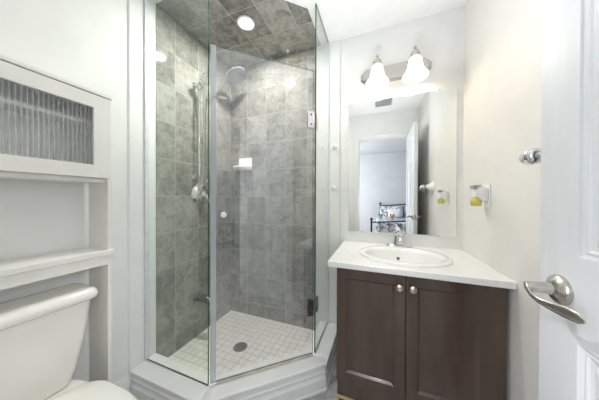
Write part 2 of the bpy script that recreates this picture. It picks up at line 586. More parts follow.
# shower surround: slate tiles on two walls and the ceiling, mosaic floor
IN = offset_path(GL, -0.062)                    # inner edge of the curb
OUT = offset_path(GL, 0.092)                    # outer edge
XI, YI = -0.479, IN[0].y
struct('wall_shower_back', box(B(), (-L + 0.008, D - 0.008, 0), (XI, D, H - 0.008)), TILEB)
struct('wall_shower_left', box(B(), (-L, YI, 0), (-L + 0.008, D, H - 0.008)), TILEL)
struct('ceiling_shower', prism(B(), [(-L, YI), tuple(IN[1]), tuple(IN[2]), tuple(IN[3]), (-L, D)], H - 0.008, H), TILEC)
struct('floor_shower', prism(B(), [(-L + 0.008, YI), tuple(IN[1]), tuple(IN[2]), (IN[3].x, D - 0.008), (-L + 0.008, D - 0.008)], 0, ZF), MOSAIC)
# white jamb boards on the walls and a band round the ceiling
bm = B()
ZJ = ZC + 0.0005
prism(bm, [(OUT[0].y - 0.006, 0), (YI, 0), (YI, 0.004), (OUT[0].y + 0.016, 0.009), (OUT[0].y, 0.009)], ZJ, H - 0.004)
me_v = [(v.co.x, v.co.y, v.co.z) for v in bm.verts]
for v in bm.verts:
    v.co = Vector((-L + v.co.y, v.co.x, v.co.z))
struct('trim_3', bm, TRIM, bevel=0.001)
struct('trim_4', box(B(), (XI, D - 0.008, ZJ), (OUT[-1].x, D, H - 0.004)), TRIM, bevel=0.002)
bm = B()
sweep(bm, GL, [(-0.062, H), (-0.062, H - 0.004), (0.092, H - 0.004), (0.092, H)])
struct('trim_5', bm, CEIL)

# baseboards
BBP = [(0, 0), (0.014, 0), (0.014, 0.085), (0.010, 0.10), (0.010, 0.115), (0.006, 0.13), (0.004, 0.145), (0, 0.145)]


def baseboard(name, a, b):
    """runs from a to b with the room on the right of travel"""
    struct(name, sweep(B(), [a, b], BBP), TRIM)


baseboard('baseboard_left', (-L, FY), (-L, OUT[0].y))
baseboard('baseboard_right', (R, 1.10), (R, FY))
baseboard('baseboard_back', (OUT[-1].x, D), (-0.206, D))

# ------------------------------------------------------------------ shower curb
curb = thing('shower_curb', 'low white moulded curb wrapping the shower floor under the glass', 'shower curb', (-0.6, 1.05, 0))
bm = sweep(B(), GL, [(-0.062, ZC - 0.016), (-0.062, ZC), (0.092, ZC), (0.092, ZC - 0.018)])
obj('cap', bm, TRIM, curb, bevel=0.004)
bm = sweep(B(), GL, [(-0.062, 0), (-0.062, ZC - 0.016), (0.080, ZC - 0.016), (0.080, 0.116), (0.085, 0.110), (0.085, 0.098), (0.078, 0.090), (0.082, 0.078),
                     (0.088, 0.070), (0.088, 0.012), (0.094, 0.010), (0.094, 0)])
obj('skirting', bm, TRIM, curb)

# ------------------------------------------------------------------ shower glass


def pane(bm, a, b, z0, z1, t=0.008):
    """vertical glass slab from plan point a to b; narrow faces take material slot 1"""
    a, b = Vector(a), Vector(b)
    d = (b - a).normalized()
    n = Vector((d.y, -d.x)) * t / 2
    prism(bm, [tuple(a - n), tuple(b - n), tuple(b + n), tuple(a + n)], z0, z1)
    for f in bm.faces:
        f.normal_update()
        if abs(f.normal.x * n.x + f.normal.y * n.y) < 0.5 * n.length:
            f.material_index = 1
    return bm


GTOP = H - 0.006
t = thing('glass_panel', 'tall fixed glass shower panel beside the toilet wall', 'glass panel', (-1.1, 0.844, ZC))
obj('pane', pane(B(), (-L + 0.014, 0.844), (-0.8465, 0.844), ZC + 0.004, GTOP), None, t, mats=[GLASSF, GEDGE])
bm = B()
box(bm, (-L + 0.0095, 0.832, ZC), (-L + 0.016, 0.856, GTOP))
box(bm, (-L + 0.016, 0.837, ZC), (-0.85, 0.851, ZC + 0.004))
obj('channel', bm, SEAL, t)['label'] = 'clear sealant channel'
t = thing('glass_panel', 'narrow fixed glass shower panel next to the vanity', 'glass panel', (-0.379, 1.45, ZC))
obj('pane', pane(B(), (-0.379, 1.272), (-0.379, D - 0.012), ZC + 0.004, GTOP), None, t, mats=[GLASSR, GEDGE])
bm = B()
box(bm, (-0.387, D - 0.014, ZC), (-0.371, D - 0.008, GTOP))
box(bm, (-0.385, 1.275, ZC), (-0.373, D - 0.014, ZC + 0.004))
obj('channel', bm, SEAL, t)['label'] = 'clear sealant channel'

# hinged door across the corner
A2, B2 = Vector(GL[1]), Vector(GL[2])
dd = (B2 - A2).normalized()
dn = Vector((dd.y, -dd.x))                       # towards the room
da, db = A2 + dd * 0.012, B2 - dd * 0.014
DZ0, DZ1 = ZC + 0.016, 1.992
door = thing('shower_door', 'frameless glass shower door across the corner, hinged beside the narrow panel', 'shower door', ((da.x + db.x) / 2, (da.y + db.y) / 2, DZ0))
obj('pane', pane(B(), da, db, DZ0, DZ1), None, door, mats=[GLASSD, GEDGE])


def slab2(bm, p, q, w0, w1, z0, z1):
    """slab along p-q in plan, from normal offset w0 to w1"""
    return prism(bm, [tuple(p + dn * w0), tuple(q + dn * w0), tuple(q + dn * w1), tuple(p + dn * w1)], z0, z1)


bm = slab2(B(), da - dd * 0.006, da + dd * 0.022, 0.0042, 0.0062, DZ0, DZ1)
slab2(bm, da - dd * 0.006, da - dd * 0.0005, -0.0062, 0.0042, DZ0, DZ1)
obj('edge_seal', bm, SEALC, door)['label'] = 'pale vinyl seal along the opening edge'
bm = slab2(B(), da + dd * 0.024, db, 0.0042, 0.007, DZ0 - 0.012, DZ0 + 0.001)
slab2(bm, da + dd * 0.024, db, -0.007, -0.0042, DZ0 - 0.012, DZ0 + 0.001)
obj('door_sweep', bm, SWEEP, door)['label'] = 'yellowed bottom sweep'
kp = A2 + dd * 0.072
for s, nm in ((1, 'knob'), (-1, 'knob')):
    o3 = (kp.x + dn.x * 0.0042 * s, kp.y + dn.y * 0.0042 * s, 1.085)
    obj(nm, lathe(B(), [(0.008, 0), (0.008, 0.008), (0.0135, 0.012), (0.0155, 0.02), (0.0135, 0.028), (0.004, 0.031)], o3, (dn.x * s, dn.y * s, 0), 24), PLASTIC if s > 0 else CHROME, door, smooth=True)
for zc_, mt in ((1.675, CHROME), (0.478, SPOUTM)):  # lower plate's dark reflection painted in with a darker metal
    h = slab2(B(), db - dd * 0.040, db + dd * 0.001, 0.0043, 0.0105, zc_ - 0.053, zc_ + 0.053)
    hinge = obj('hinge', h, mt, door, bevel=0.0015)
    hinge['label'] = 'bright upper hinge plate' if zc_ > 1 else 'lower hinge plate, dark reflection in its colour'
    bm = slab2(B(), db - dd * 0.040, db + dd * 0.001, -0.0105, -0.0043, zc_ - 0.053, zc_ + 0.053)
    obj('back_plate', bm, mt, hinge, bevel=0.0015)
    bm = lathe(B(), [(0.0055, -0.022), (0.0055, 0.022)], (db.x + dd.x * 0.004, db.y + dd.y * 0.004, zc_), (0, 0, 1), 14)
    obj('pivot', bm, CHROME, hinge, smooth=True)
    bm = B()
    for sgn in (-1, 1):
        for q in (-0.03, 0.03):
            c = db - dd * 0.018 + dn * 0.0104
            lathe(bm, [(0.005, 0), (0.005, 0.0015), (0.003, 0.0022)], (c.x, c.y, zc_ + q), (dn.x, dn.y, 0), 12)
    obj('screw', bm, BLACKM, hinge, smooth=True)
    bm = box(B(), (-0.3745, 1.279, zc_ - 0.048), (-0.369, 1.315, zc_ + 0.048))
    obj('panel_clamp', bm, mt, hinge, bevel=0.0015)

# ------------------------------------------------------------------ shower fittings
WL = -L + 0.008
# valve
t = thing('shower_valve', 'round chrome shower valve with a lever handle on the tiled left wall', 'shower valve', (WL, 1.255, 1.205))
obj('escutcheon', lathe(B(), [(0.086, 0.0002), (0.086, 0.004), (0.080, 0.009), (0.045, 0.016), (0.040, 0.017)], (WL, 1.255, 1.205), (1, 0, 0), 40), CHROME, t, smooth=True)
obj('stem', lathe(B(), [(0.036, 0.014), (0.034, 0.045), (0.028, 0.058), (0.012, 0.064)], (WL, 1.255, 1.205), (1, 0, 0), 32), CHROME, t, smooth=True)
bm = tube(B(), [(WL + 0.05, 1.255, 1.205), (WL + 0.066, 1.262, 1.19), (WL + 0.072, 1.272, 1.165), (WL + 0.074, 1.278, 1.14)], [0.013, 0.013, 0.012, 0.010])
obj('lever_handle', bm, CHROME, t, smooth=True)
# hand shower on a slide bar
t = thing('hand_shower', 'chrome hand shower with looped hose on a vertical slide bar', 'hand shower', (WL, 1.21, 1.33))
bm = tube(B(), [(WL + 0.05, 1.20, 1.32), (WL + 0.05, 1.20, 2.075)], 0.0085)
obj('slide_bar', bm, CHROME, t, smooth=True)
for z in (1.335, 2.06):
    bm = lathe(B(), [(0.02, 0.0002), (0.02, 0.006), (0.011, 0.012), (0.010, 0.05), (0.012, 0.058)], (WL, 1.20, z), (1, 0, 0), 20)
    obj('wall_bracket', bm, CHROME, t, smooth=True)
bm = lathe(B(), [(0.017, -0.022), (0.017, 0.022)], (WL + 0.05, 1.20, 2.035), (0, 0, 1), 20)
tube(bm, [(WL + 0.05, 1.20, 2.035), (WL + 0.09, 1.213, 2.04)], 0.012)
obj('slider', bm, CHROME, t, smooth=True)
bm = tube(B(), [(WL + 0.070, 1.230, 1.88), (WL + 0.082, 1.222, 1.98), (WL + 0.090, 1.215, 2.05), (WL + 0.108, 1.205, 2.085)], [0.010, 0.012, 0.013, 0.016])
lathe(bm, [(0.010, -0.012), (0.036, 0.0), (0.040, 0.010), (0.036, 0.014), (0.004, 0.015)], (WL + 0.108, 1.205, 2.09), (0.82, -0.3, -0.35), 28)
obj('hand_piece', bm, CHROME, t, smooth=True)
bm = tube(B(), smooth_path([(WL + 0.070, 1.231, 1.885), (WL + 0.062, 1.234, 1.70), (WL + 0.052, 1.236, 1.42), (WL + 0.050, 1.246, 1.335), (WL + 0.048, 1.268, 1.303),
                            (WL + 0.046, 1.292, 1.33), (WL + 0.044, 1.302, 1.45), (WL + 0.040, 1.306, 1.80), (WL + 0.034, 1.312, 1.96), (WL + 0.02, 1.318, 2.0), (WL + 0.002, 1.320, 2.005)], 8), 0.0065, 10)
obj('hose', bm, NICKEL, t, smooth=True)
# shower head on its arm
t = thing('overhead_shower', 'round chrome shower head on a bent arm high on the left wall', 'shower head', (WL, 1.375, 2.07))
bm = tube(B(), smooth_path([(WL + 0.003, 1.392, 2.06), (WL + 0.05, 1.398, 2.10), (WL + 0.11, 1.410, 2.185), (WL + 0.17, 1.42, 2.245), (WL + 0.195, 1.43, 2.25)], 6), 0.0125, 14)
lathe(bm, [(0.026, 0.0002), (0.026, 0.005), (0.017, 0.013)], (WL, 1.392, 2.06), (1, 0, 0), 24)
obj('arm', bm, CHROME, t, smooth=True)
bm = lathe(B(), [(0.016, -0.03), (0.02, -0.012), (0.07, 0.006), (0.088, 0.016), (0.090, 0.026), (0.085, 0.030)], (WL + 0.20, 1.432, 2.245), (0.5, 0.05, -0.85), 40)
head = obj('spray_head', bm, CHROME, t, smooth=True)
bm = lathe(B(), [(0.083, 0.0302), (0.083, 0.032), (0.03, 0.0335), (0.002, 0.034)], (WL + 0.20, 1.432, 2.245), (0.5, 0.05, -0.85), 40)
obj('face_plate', bm, GREYPL, head, smooth=True)
# tub spout low on the left wall
t = thing('tub_spout', 'grey metal spout low on the tiled left wall', 'spout', (WL, 1.225, 0.38))
bm = lathe(B(), [(0.036, 0.0002), (0.036, 0.01), (0.030, 0.016)], (WL, 1.225, 0.385), (1, 0, 0), 28)
obj('flange', bm, SPOUTM, t, smooth=True)
bm = tube(B(), [(WL + 0.008, 1.225, 0.385), (WL + 0.07, 1.228, 0.386), (WL + 0.115, 1.23, 0.38), (WL + 0.14, 1.231, 0.36)], [0.027, 0.028, 0.027, 0.022], 20)
obj('body', bm, SPOUTM, t, smooth=True)
# soap dish
t = thing('soap_dish', 'white ceramic soap dish on the tiled back wall of the shower', 'soap dish', (-1.17, D - 0.008, 1.44))
bm = box(B(), (-1.25, D - 0.022, 1.438), (-1.10, D - 0.0082, 1.556))
obj('back_plate', bm, SINKW, t, bevel=0.006, segs=3)
rings = []
for k, (z, dp, hw) in enumerate(((1.432, 0.05, 0.066), (1.438, 0.078, 0.078), (1.460, 0.095, 0.082), (1.474, 0.092, 0.080), (1.476, 0.086, 0.076), (1.462, 0.07, 0.066))):
    rings.append([(x - 1.175, D - 0.0222 - (y * dp), z) for x, y in ((hw, 0), (hw, 0.55), (hw * 0.86, 0.88), (hw * 0.55, 1), (-hw * 0.55, 1), (-hw * 0.86, 0.88), (-hw, 0.55), (-hw, 0))])
obj('tray', loft(B(), rings), SINKW, t, smooth=True)
# floor drain
t = thing('shower_drain', 'round dark metal drain in the white mosaic shower floor', 'drain', (-0.945, 1.249, ZF))
obj('rim', lathe(B(), [(0.051, 0.0002), (0.051, 0.002), (0.046, 0.003), (0.044, 0.001), (0.002, 0.001)], (-0.945, 1.249, ZF), (0, 0, 1), 36), DRAINM, t, smooth=True)
bm = B()
for k in range(-4, 5):
    hl = math.sqrt(max(0.044 ** 2 - (k * 0.0095) ** 2, 0)) * 0.97
    box(bm, (-0.945 + k * 0.0095 - 0.0022, 1.249 - hl, ZF + 0.0011), (-0.945 + k * 0.0095 + 0.0022, 1.249 + hl, ZF + 0.003))
box(bm, (-0.945 - 0.042, 1.249 - 0.002, ZF + 0.0012), (-0.945 + 0.042, 1.249 + 0.002, ZF + 0.0029))
obj('grate', bm, NICKEL, t)
# recessed shower light
LX, LY, LZ = -0.889, 1.233, H - 0.008
t = thing('recessed_light', 'round recessed downlight glowing in the tiled shower ceiling', 'ceiling light', (LX, LY, LZ))
obj('trim_ring', lathe(B(), [(0.062, -0.0002), (0.061, -0.005), (0.054, -0.008), (0.047, -0.005), (0.046, -0.001)], (LX, LY, LZ), (0, 0, 1), 40), PLASTIC, t, smooth=True)
obj('diffuser', lathe(B(), [(0.0455, -0.0012), (0.0455, -0.003), (0.02, -0.0045), (0.001, -0.005)], (LX, LY, LZ), (0, 0, 1), 36), DIFF, t, smooth=True)
lamp('recessed_light_glow', 'AREA', (LX, LY, LZ - 0.012), 15, (1.0, 0.965, 0.91), shape='DISK', size=0.09)
# small ceiling stud
o = tag(obj('ceiling_hook', lathe(B(), [(0.012, -0.0002), (0.012, -0.004), (0.005, -0.008), (0.006, -0.018), (0.002, -0.02)], (-0.72, 1.585, H - 0.008), (0, 0, 1), 16), PLASTIC, smooth=True),
        'tiny white stud on the tiled shower ceiling', 'hook')
o.location = (0, 0, 0)

# ------------------------------------------------------------------ vanity
VY = D - 0.57 + 0.03                             # door face
VZ0, VZ1 = 0.10, 0.808
van = thing('vanity_cabinet', 'dark brown two-door bathroom vanity cabinet under the white countertop', 'cabinet', (0.15, 1.36, 0))
VX0, VX1 = -0.205, 0.507
bm = B()
cy0 = VY + 0.022
box(bm, (VX0, cy0, VZ0), (VX0 + 0.016, D - 0.016, VZ1))
box(bm, (VX1 - 0.016, cy0, VZ0), (VX1, D - 0.016, VZ1))
box(bm, (VX0 + 0.016, cy0 + 0.02, VZ0), (VX1 - 0.016, D - 0.016, VZ0 + 0.016))
box(bm, (VX0 + 0.016, D - 0.022, VZ0 + 0.016), (VX1 - 0.016, D - 0.016, VZ1))
box(bm, (VX0 + 0.016, cy0, VZ1 - 0.06), (VX1 - 0.016, cy0 + 0.018, VZ1))
box(bm, (0.105, cy0, VZ0 + 0.016), (0.149, cy0 + 0.018, VZ1 - 0.06))
obj('carcass', bm, WOOD, van, bevel=0.001)
obj('filler_strip', box(B(), (0.463, VY + 0.008, VZ0), (VX1, cy0, VZ1)), WOOD, van, bevel=0.001)
obj('bottom_rail', box(B(), (VX0 + 0.002, VY + 0.0195, VZ0), (0.462, cy0 - 0.0005, 0.20)), WOOD, van, bevel=0.0015)
bm = box(B(), (VX0 + 0.05, VY + 0.075, 0), (VX1, VY + 0.09, VZ0 - 0.0005))
box(bm, (VX0, VY + 0.075, 0), (VX0 + 0.05, D - 0.016, VZ0 - 0.0005))
obj('toe_kick', bm, WOOD, van)
obj('raw_edge', box(B(), (VX0 + 0.001, VY + 0.007, VZ0 - 0.006), (VX0 + 0.09, cy0 + 0.03, VZ0 - 0.0005)), RAWW, van)['label'] = 'pale unfinished wood edge at the bottom corner'
for (x0, x1, kx) in ((VX0, 0.1245, 0.099), (0.1305, 0.4615, 0.156)):
    fr = 0.047
    bm = panelled(B(), [x0, x0 + fr, x1 - fr, x1], [0.197, 0.197 + fr + 0.004, 0.800 - fr, 0.800], {(1, 1)},
                  [(0.0, 0.0008), (0.0105, 0.0095), (0.011, 0.0105)], 0.019, lambda u, v, d: (u, VY + d, v))
    dr = obj('door', bm, WOOD, van, bevel=0.0012)
    bm = lathe(B(), [(0.006, 0.0002), (0.006, 0.010), (0.013, 0.014), (0.0165, 0.020), (0.0155, 0.025), (0.011, 0.027), (0.0105, 0.025), (0.006, 0.0265), (0.001, 0.028)], (kx, VY, 0.747), (0, -1, 0), 28)
    obj('knob', bm, BRASSY, dr, smooth=True)['label'] = 'round satin metal knob'
# countertop with an oval cut-out
SX, SY, SA, SB = 0.134, 1.335, 0.243, 0.212      # sink centre and rim half axes
CX0, CX1, CY0, CY1, CZ0, CZ1 = -0.25, R - 0.001, D - 0.57, D - 0.001, 0.810, 0.840
bm = B()
n = 64
outer, inner = [], []
for k in range(n):
    a = 2 * PI * k / n
    c, s = math.cos(a), math.sin(a)
    inner.append((SX + (SA - 0.022) * c, SY + (SB - 0.022) * s))
    ts = [((CX1 - SX) / c) if c > 1e-9 else ((CX0 - SX) / c) if c < -1e-9 else 9e9, ((CY1 - SY) / s) if s > 1e-9 else ((CY0 - SY) / s) if s < -1e-9 else 9e9]
    q = min(ts)
    outer.append((SX + q * c, SY + q * s))
for cx_, cy_ in ((CX0, CY0), (CX0, CY1), (CX1, CY0), (CX1, CY1)):
    k = min(range(n), key=lambda i: (outer[i][0] - cx_) ** 2 + (outer[i][1] - cy_) ** 2)
    outer[k] = (cx_, cy_)
loft(bm, [[(x, y, CZ0) for x, y in inner], [(x, y, CZ0) for x, y in outer], [(x, y, CZ1) for x, y in outer], [(x, y, CZ1) for x, y in inner], [(x, y, CZ0) for x, y in inner]], False, False)
bmesh.ops.remove_doubles(bm, verts=bm.verts, dist=1e-5)
tag(obj('countertop', bm, COUNTER, bevel=0.004, segs=2), 'white countertop on the dark vanity, fitted into the wall corner', 'countertop')
# drop-in basin
sink = thing('sink', 'oval white drop-in basin set in the vanity countertop', 'sink', (SX, SY, CZ1))


def oval(a, b, z, dy=0.0, n=56):
    return [(SX + a * math.cos(2 * PI * k / n), SY + dy + b * math.sin(2 * PI * k / n), z) for k in range(n)]


bm = loft(B(), [oval(SA - 0.025, SB - 0.025, CZ1 - 0.025), oval(SA - 0.025, SB - 0.025, CZ1 + 0.0005), oval(SA, SB, CZ1 + 0.0005), oval(SA, SB, CZ1 + 0.005), oval(SA - 0.008, SB - 0.008, CZ1 + 0.011),
                oval(SA - 0.032, SB - 0.034, CZ1 + 0.012, -0.004), oval(0.197, 0.152, CZ1 + 0.007, -0.016), oval(0.190, 0.145, CZ1 - 0.006, -0.016), oval(0.172, 0.128, CZ1 - 0.05, -0.014),
                oval(0.135, 0.10, CZ1 - 0.10, -0.01), oval(0.075, 0.06, CZ1 - 0.128, -0.005), oval(0.024, 0.022, CZ1 - 0.134, 0),
                oval(0.024, 0.022, CZ1 - 0.150, 0), oval(0.08, 0.065, CZ1 - 0.142, -0.005), oval(0.145, 0.11, CZ1 - 0.112, -0.01), oval(0.182, 0.138, CZ1 - 0.06, -0.014), oval(SA - 0.03, SB - 0.03, CZ1 - 0.025)], False, False)
obj('basin', bm, SINKW, sink, smooth=True, angle=60)
obj('drain', lathe(B(), [(0.022, -0.1338), (0.022, -0.131), (0.015, -0.1305), (0.001, -0.130)], (SX, SY, CZ1), (0, 0, 1), 28), CHROME, sink, smooth=True)
obj('overflow', lathe(B(), [(0.010, 0.0), (0.010, 0.003), (0.005, 0.004), (0.001, 0.003)], (SX - 0.012, SY + 0.099, CZ1 - 0.046), (0, -0.9, 0.42), 24), DRAINM, sink, smooth=True)
# faucet
FXc, FYc, FZ = 0.138, 1.582, CZ1
fz0 = FZ + 0.0004
fau = thing('faucet', 'small chrome centre-set faucet with a single lever behind the basin', 'faucet', (FXc, FYc, FZ))
bm = loft(B(), [rrect(FXc, FYc, 0.082, 0.026, 0.0255, fz0), rrect(FXc, FYc, 0.082, 0.026, 0.0255, fz0 + 0.010), rrect(FXc, FYc, 0.077, 0.021, 0.0205, fz0 + 0.017), rrect(FXc, FYc, 0.05, 0.017, 0.0165, fz0 + 0.022)])
obj('base_plate', bm, CHROME, fau, smooth=True)
bm = lathe(B(), [(0.041, 0.019), (0.039, 0.035), (0.034, 0.055), (0.033, 0.075), (0.024, 0.083)], (FXc, FYc, fz0), (0, 0, 1), 28)
obj('body', bm, CHROME, fau, smooth=True)
bm = tube(B(), smooth_path([(FXc, FYc - 0.01, fz0 + 0.05), (FXc, FYc - 0.045, fz0 + 0.068), (FXc, FYc - 0.085, fz0 + 0.066), (FXc, FYc - 0.108, fz0 + 0.046)], 5), 0.0135, 16)
obj('spout', bm, CHROME, fau, smooth=True)
bm = lathe(B(), [(0.026, 0.082), (0.030, 0.090), (0.027, 0.104), (0.015, 0.112)], (FXc, FYc, fz0), (0, 0, 1), 24)
tube(bm, [(FXc, FYc, fz0 + 0.10), (FXc - 0.004, FYc - 0.02, fz0 + 0.116), (FXc - 0.008, FYc - 0.042, fz0 + 0.128)], [0.014, 0.012, 0.013], 14)
obj('lever', bm, CHROME, fau, smooth=True)

# ------------------------------------------------------------------ mirror
MX0, MX1, MZ0, MZ1 = -0.2122, 0.4842, 0.9225, 1.912
mir = thing('wall_mirror', 'large frameless rectangular mirror over the vanity', 'mirror', ((MX0 + MX1) / 2, D, MZ0))
bm = box(B(), (MX0, D - 0.006, MZ0), (MX1, D - 0.0005, MZ1))
for f in bm.faces:
    f.normal_update()
    f.material_index = 0 if abs(f.normal.y) > 0.9 else 1
obj('mirror_pane', bm, None, mir, mats=[MIRR, MEDGE])
for x, z, s in ((MX0 + 0.1, MZ1, 1), (MX1 - 0.1, MZ1, 1), (MX0 + 0.1, MZ0, -1), (MX1 - 0.1, MZ0, -1)):
    bm = box(B(), (x - 0.008, D - 0.009, z - 0.006 * s), (x + 0.008, D - 0.0062, z + 0.008 * s))
    box(bm, (x - 0.008, D - 0.0062, z + 0.0004 * s), (x + 0.008, D - 0.0003, z + 0.008 * s))
    obj('clip', bm, CHROME, mir, bevel=0.001)

# ------------------------------------------------------------------ vanity light
vl = thing('vanity_light', 'brushed nickel wall light with two glowing bell shades above the mirror', 'wall light', (0.106, D, 2.09))
x0, x1, zc_, hz = -0.126, 0.338, 2.092, 0.058
oct_ = [(x0, zc_ - 0.022), (x0 + 0.04, zc_ - hz), (x1 - 0.04, zc_ - hz), (x1, zc_ - 0.022), (x1, zc_ + 0.022), (x1 - 0.04, zc_ + hz), (x0 + 0.04, zc_ + hz), (x0, zc_ + 0.022)]
cxm = (x0 + x1) / 2


def inset(k, y):
    return [(cxm + (x - cxm) * (1 - k * 0.3), y, zc_ + (z - zc_) * (1 - k)) for x, z in oct_]


bm = loft(B(), [inset(0, D - 0.0004), inset(0, D - 0.010), inset(0.18, D - 0.022), inset(0.24, D - 0.022), inset(0.30, D - 0.030)])
obj('back_plate', bm, NICKEL, vl)
for k, (sx_, lab) in enumerate(((-0.009, 'left'), (0.227, 'right'))):
    yy = D - 0.096
    bm = tube(B(), smooth_path([(sx_, D - 0.028, zc_), (sx_, D - 0.055, zc_ + 0.012), (sx_, D - 0.08, zc_ + 0.035), (sx_, yy, zc_ + 0.045)], 5), 0.009, 12)
    obj('arm', bm, NICKEL, vl, smooth=True)
    bm = lathe(B(), [(0.030, 0.0), (0.031, 0.012), (0.026, 0.030), (0.020, 0.034), (0.020, 0.040), (0.013, 0.046), (0.008, 0.056), (0.010, 0.062), (0.006, 0.070), (0.002, 0.078)], (sx_, yy, 2.114), (0, 0, 1), 28)
    obj('socket_cap', bm, NICKEL, vl, smooth=True)
    prof = [(0.028, 0.0), (0.036, -0.012), (0.043, -0.035), (0.047, -0.062), (0.054, -0.086), (0.068, -0.108), (0.078, -0.122), (0.079, -0.129), (0.075, -0.134)]
    prof += [(r - 0.003, h) for r, h in reversed(prof)]
    u, v, d_ = frame_of((0, 0, 1))
    rings = [[(sx_ + r * math.cos(2 * PI * q / 40), yy + r * math.sin(2 * PI * q / 40), 2.114 + h) for q in range(40)] for r, h in prof]
    sh = obj('lamp_shade', loft(B(), rings, False, False), SHADE, vl, smooth=True, angle=70)
    sh['label'] = 'glowing frosted white glass bell shade'
    bm = lathe(B(), [(0.012, 0), (0.014, -0.02), (0.028, -0.05), (0.030, -0.068), (0.022, -0.086), (0.004, -0.095)], (sx_, yy, 2.112), (0, 0, 1), 24)
    obj('bulb', bm, BULB, sh, smooth=True)
    lamp('vanity_light_glow', 'POINT', (sx_, yy, 2.0), 0.7, (1.0, 0.85, 0.66), shadow_soft_size=0.025)

# ------------------------------------------------------------------ right wall: outlet, air freshener, towel bar
t = thing('wall_outlet', 'white electrical outlet plate on the right wall above the counter', 'outlet', (R, 1.318, 1.19))
obj('cover_plate', box(B(), (R - 0.005, 1.282, 1.13), (R - 0.0003, 1.354, 1.25)), PLASTIC, t, bevel=0.002)
bm = B()
for z in (1.165, 1.21):
    box(bm, (R - 0.0075, 1.302, z - 0.016), (R - 0.0052, 1.334, z + 0.016))
obj('socket', bm, PLASTIC, t, bevel=0.002)
t = thing('air_freshener', 'plug-in air freshener with yellow oil bottle in the right wall outlet', 'air freshener', (R - 0.03, 1.318, 1.19))
rings = []
for x, hy, z0, z1 in ((R - 0.0078, 0.026, 1.158, 1.232), (R - 0.022, 0.027, 1.160, 1.236), (R - 0.040, 0.025, 1.176, 1.238), (R - 0.056, 0.020, 1.184, 1.225)):
    zc2, hz2 = (z0 + z1) / 2, (z1 - z0) / 2
    rings.append([(x, b_, c_) for b_, c_, _ in rrect(1.318, zc2, hy, hz2, min(hy, hz2) * 0.45, 0)])
obj('body', loft(B(), rings), PLASTIC, t, smooth=True)
bm = prism(B(), [(R - 0.066, 1.244), (R - 0.032, 1.246), (R - 0.032, 1.2415), (R - 0.046, 1.2405), (R - 0.060, 1.226), (R - 0.064, 1.226)], 1.294, 1.342, 'Y')
obj('vent_cap', bm, GREYPL, t, bevel=0.0015)['label'] = 'grey vented top'
bm = lathe(B(), [(0.004, -0.036), (0.017, -0.034), (0.021, -0.024), (0.021, -0.004), (0.016, 0.006), (0.009, 0.010), (0.009, 0.016)], (R - 0.046, 1.318, 1.171), (0, 0, 1), 24, 1.0, 1.15)
obj('oil_bottle', bm, OIL, t, smooth=True)['label'] = 'yellow scented oil bottle'
# towel bar behind the open door
t = thing('towel_bar', 'towel bar with white flared posts on the right wall, partly behind the open door', 'towel bar', (R, 0.62, 1.30))
TY, TZ = 0.846, 1.30
for yq in (TY, TY - 0.46):
    obj('post', lathe(B(), [(0.056, 0.0003), (0.055, 0.006), (0.044, 0.016), (0.031, 0.032), (0.022, 0.05), (0.017, 0.063)], (R, yq, TZ), (-1, 0, 0), 32), PLASTIC, t, smooth=True)
for yq, sg in ((TY + 0.018, -1), (TY - 0.478, 1)):
    bm = lathe(B(), [(0.002, 0), (0.010, 0.003), (0.017, 0.010), (0.022, 0.022), (0.0245, 0.036), (0.024, 0.050), (0.017, 0.060), (0.009, 0.063)], (R - 0.088, yq, TZ), (0, sg, 0), 28)
    obj('end_cap', bm, CHROME, t, smooth=True)
obj('bar', tube(B(), [(R - 0.088, TY - 0.46, TZ), (R - 0.088, TY, TZ)], 0.0085, 14), CHROME, t, smooth=True)
# two small white hooks on the strip beside the shower
for z, nm in ((1.589, 'upper of two small white hooks on the wall strip between shower and mirror'), (1.26, 'lower of two small white hooks on the wall strip between shower and mirror')):
    t = thing('wall_hook', nm, 'hook', (-0.331, D - 0.008, z), 'white hooks beside the shower')
    obj('pad', lathe(B(), [(0.022, 0.0003), (0.022, 0.004), (0.016, 0.007)], (-0.331, D - 0.008, z), (0, -1, 0), 24), PLASTIC, t, smooth=True)
    bm = tube(B(), [(-0.331, D - 0.012, z + 0.002), (-0.331, D - 0.026, z - 0.003), (-0.331, D - 0.034, z + 0.002), (-0.331, D - 0.036, z + 0.010)], [0.006, 0.006, 0.006, 0.007], 12)
    obj('peg', bm, PLASTIC, t, smooth=True)

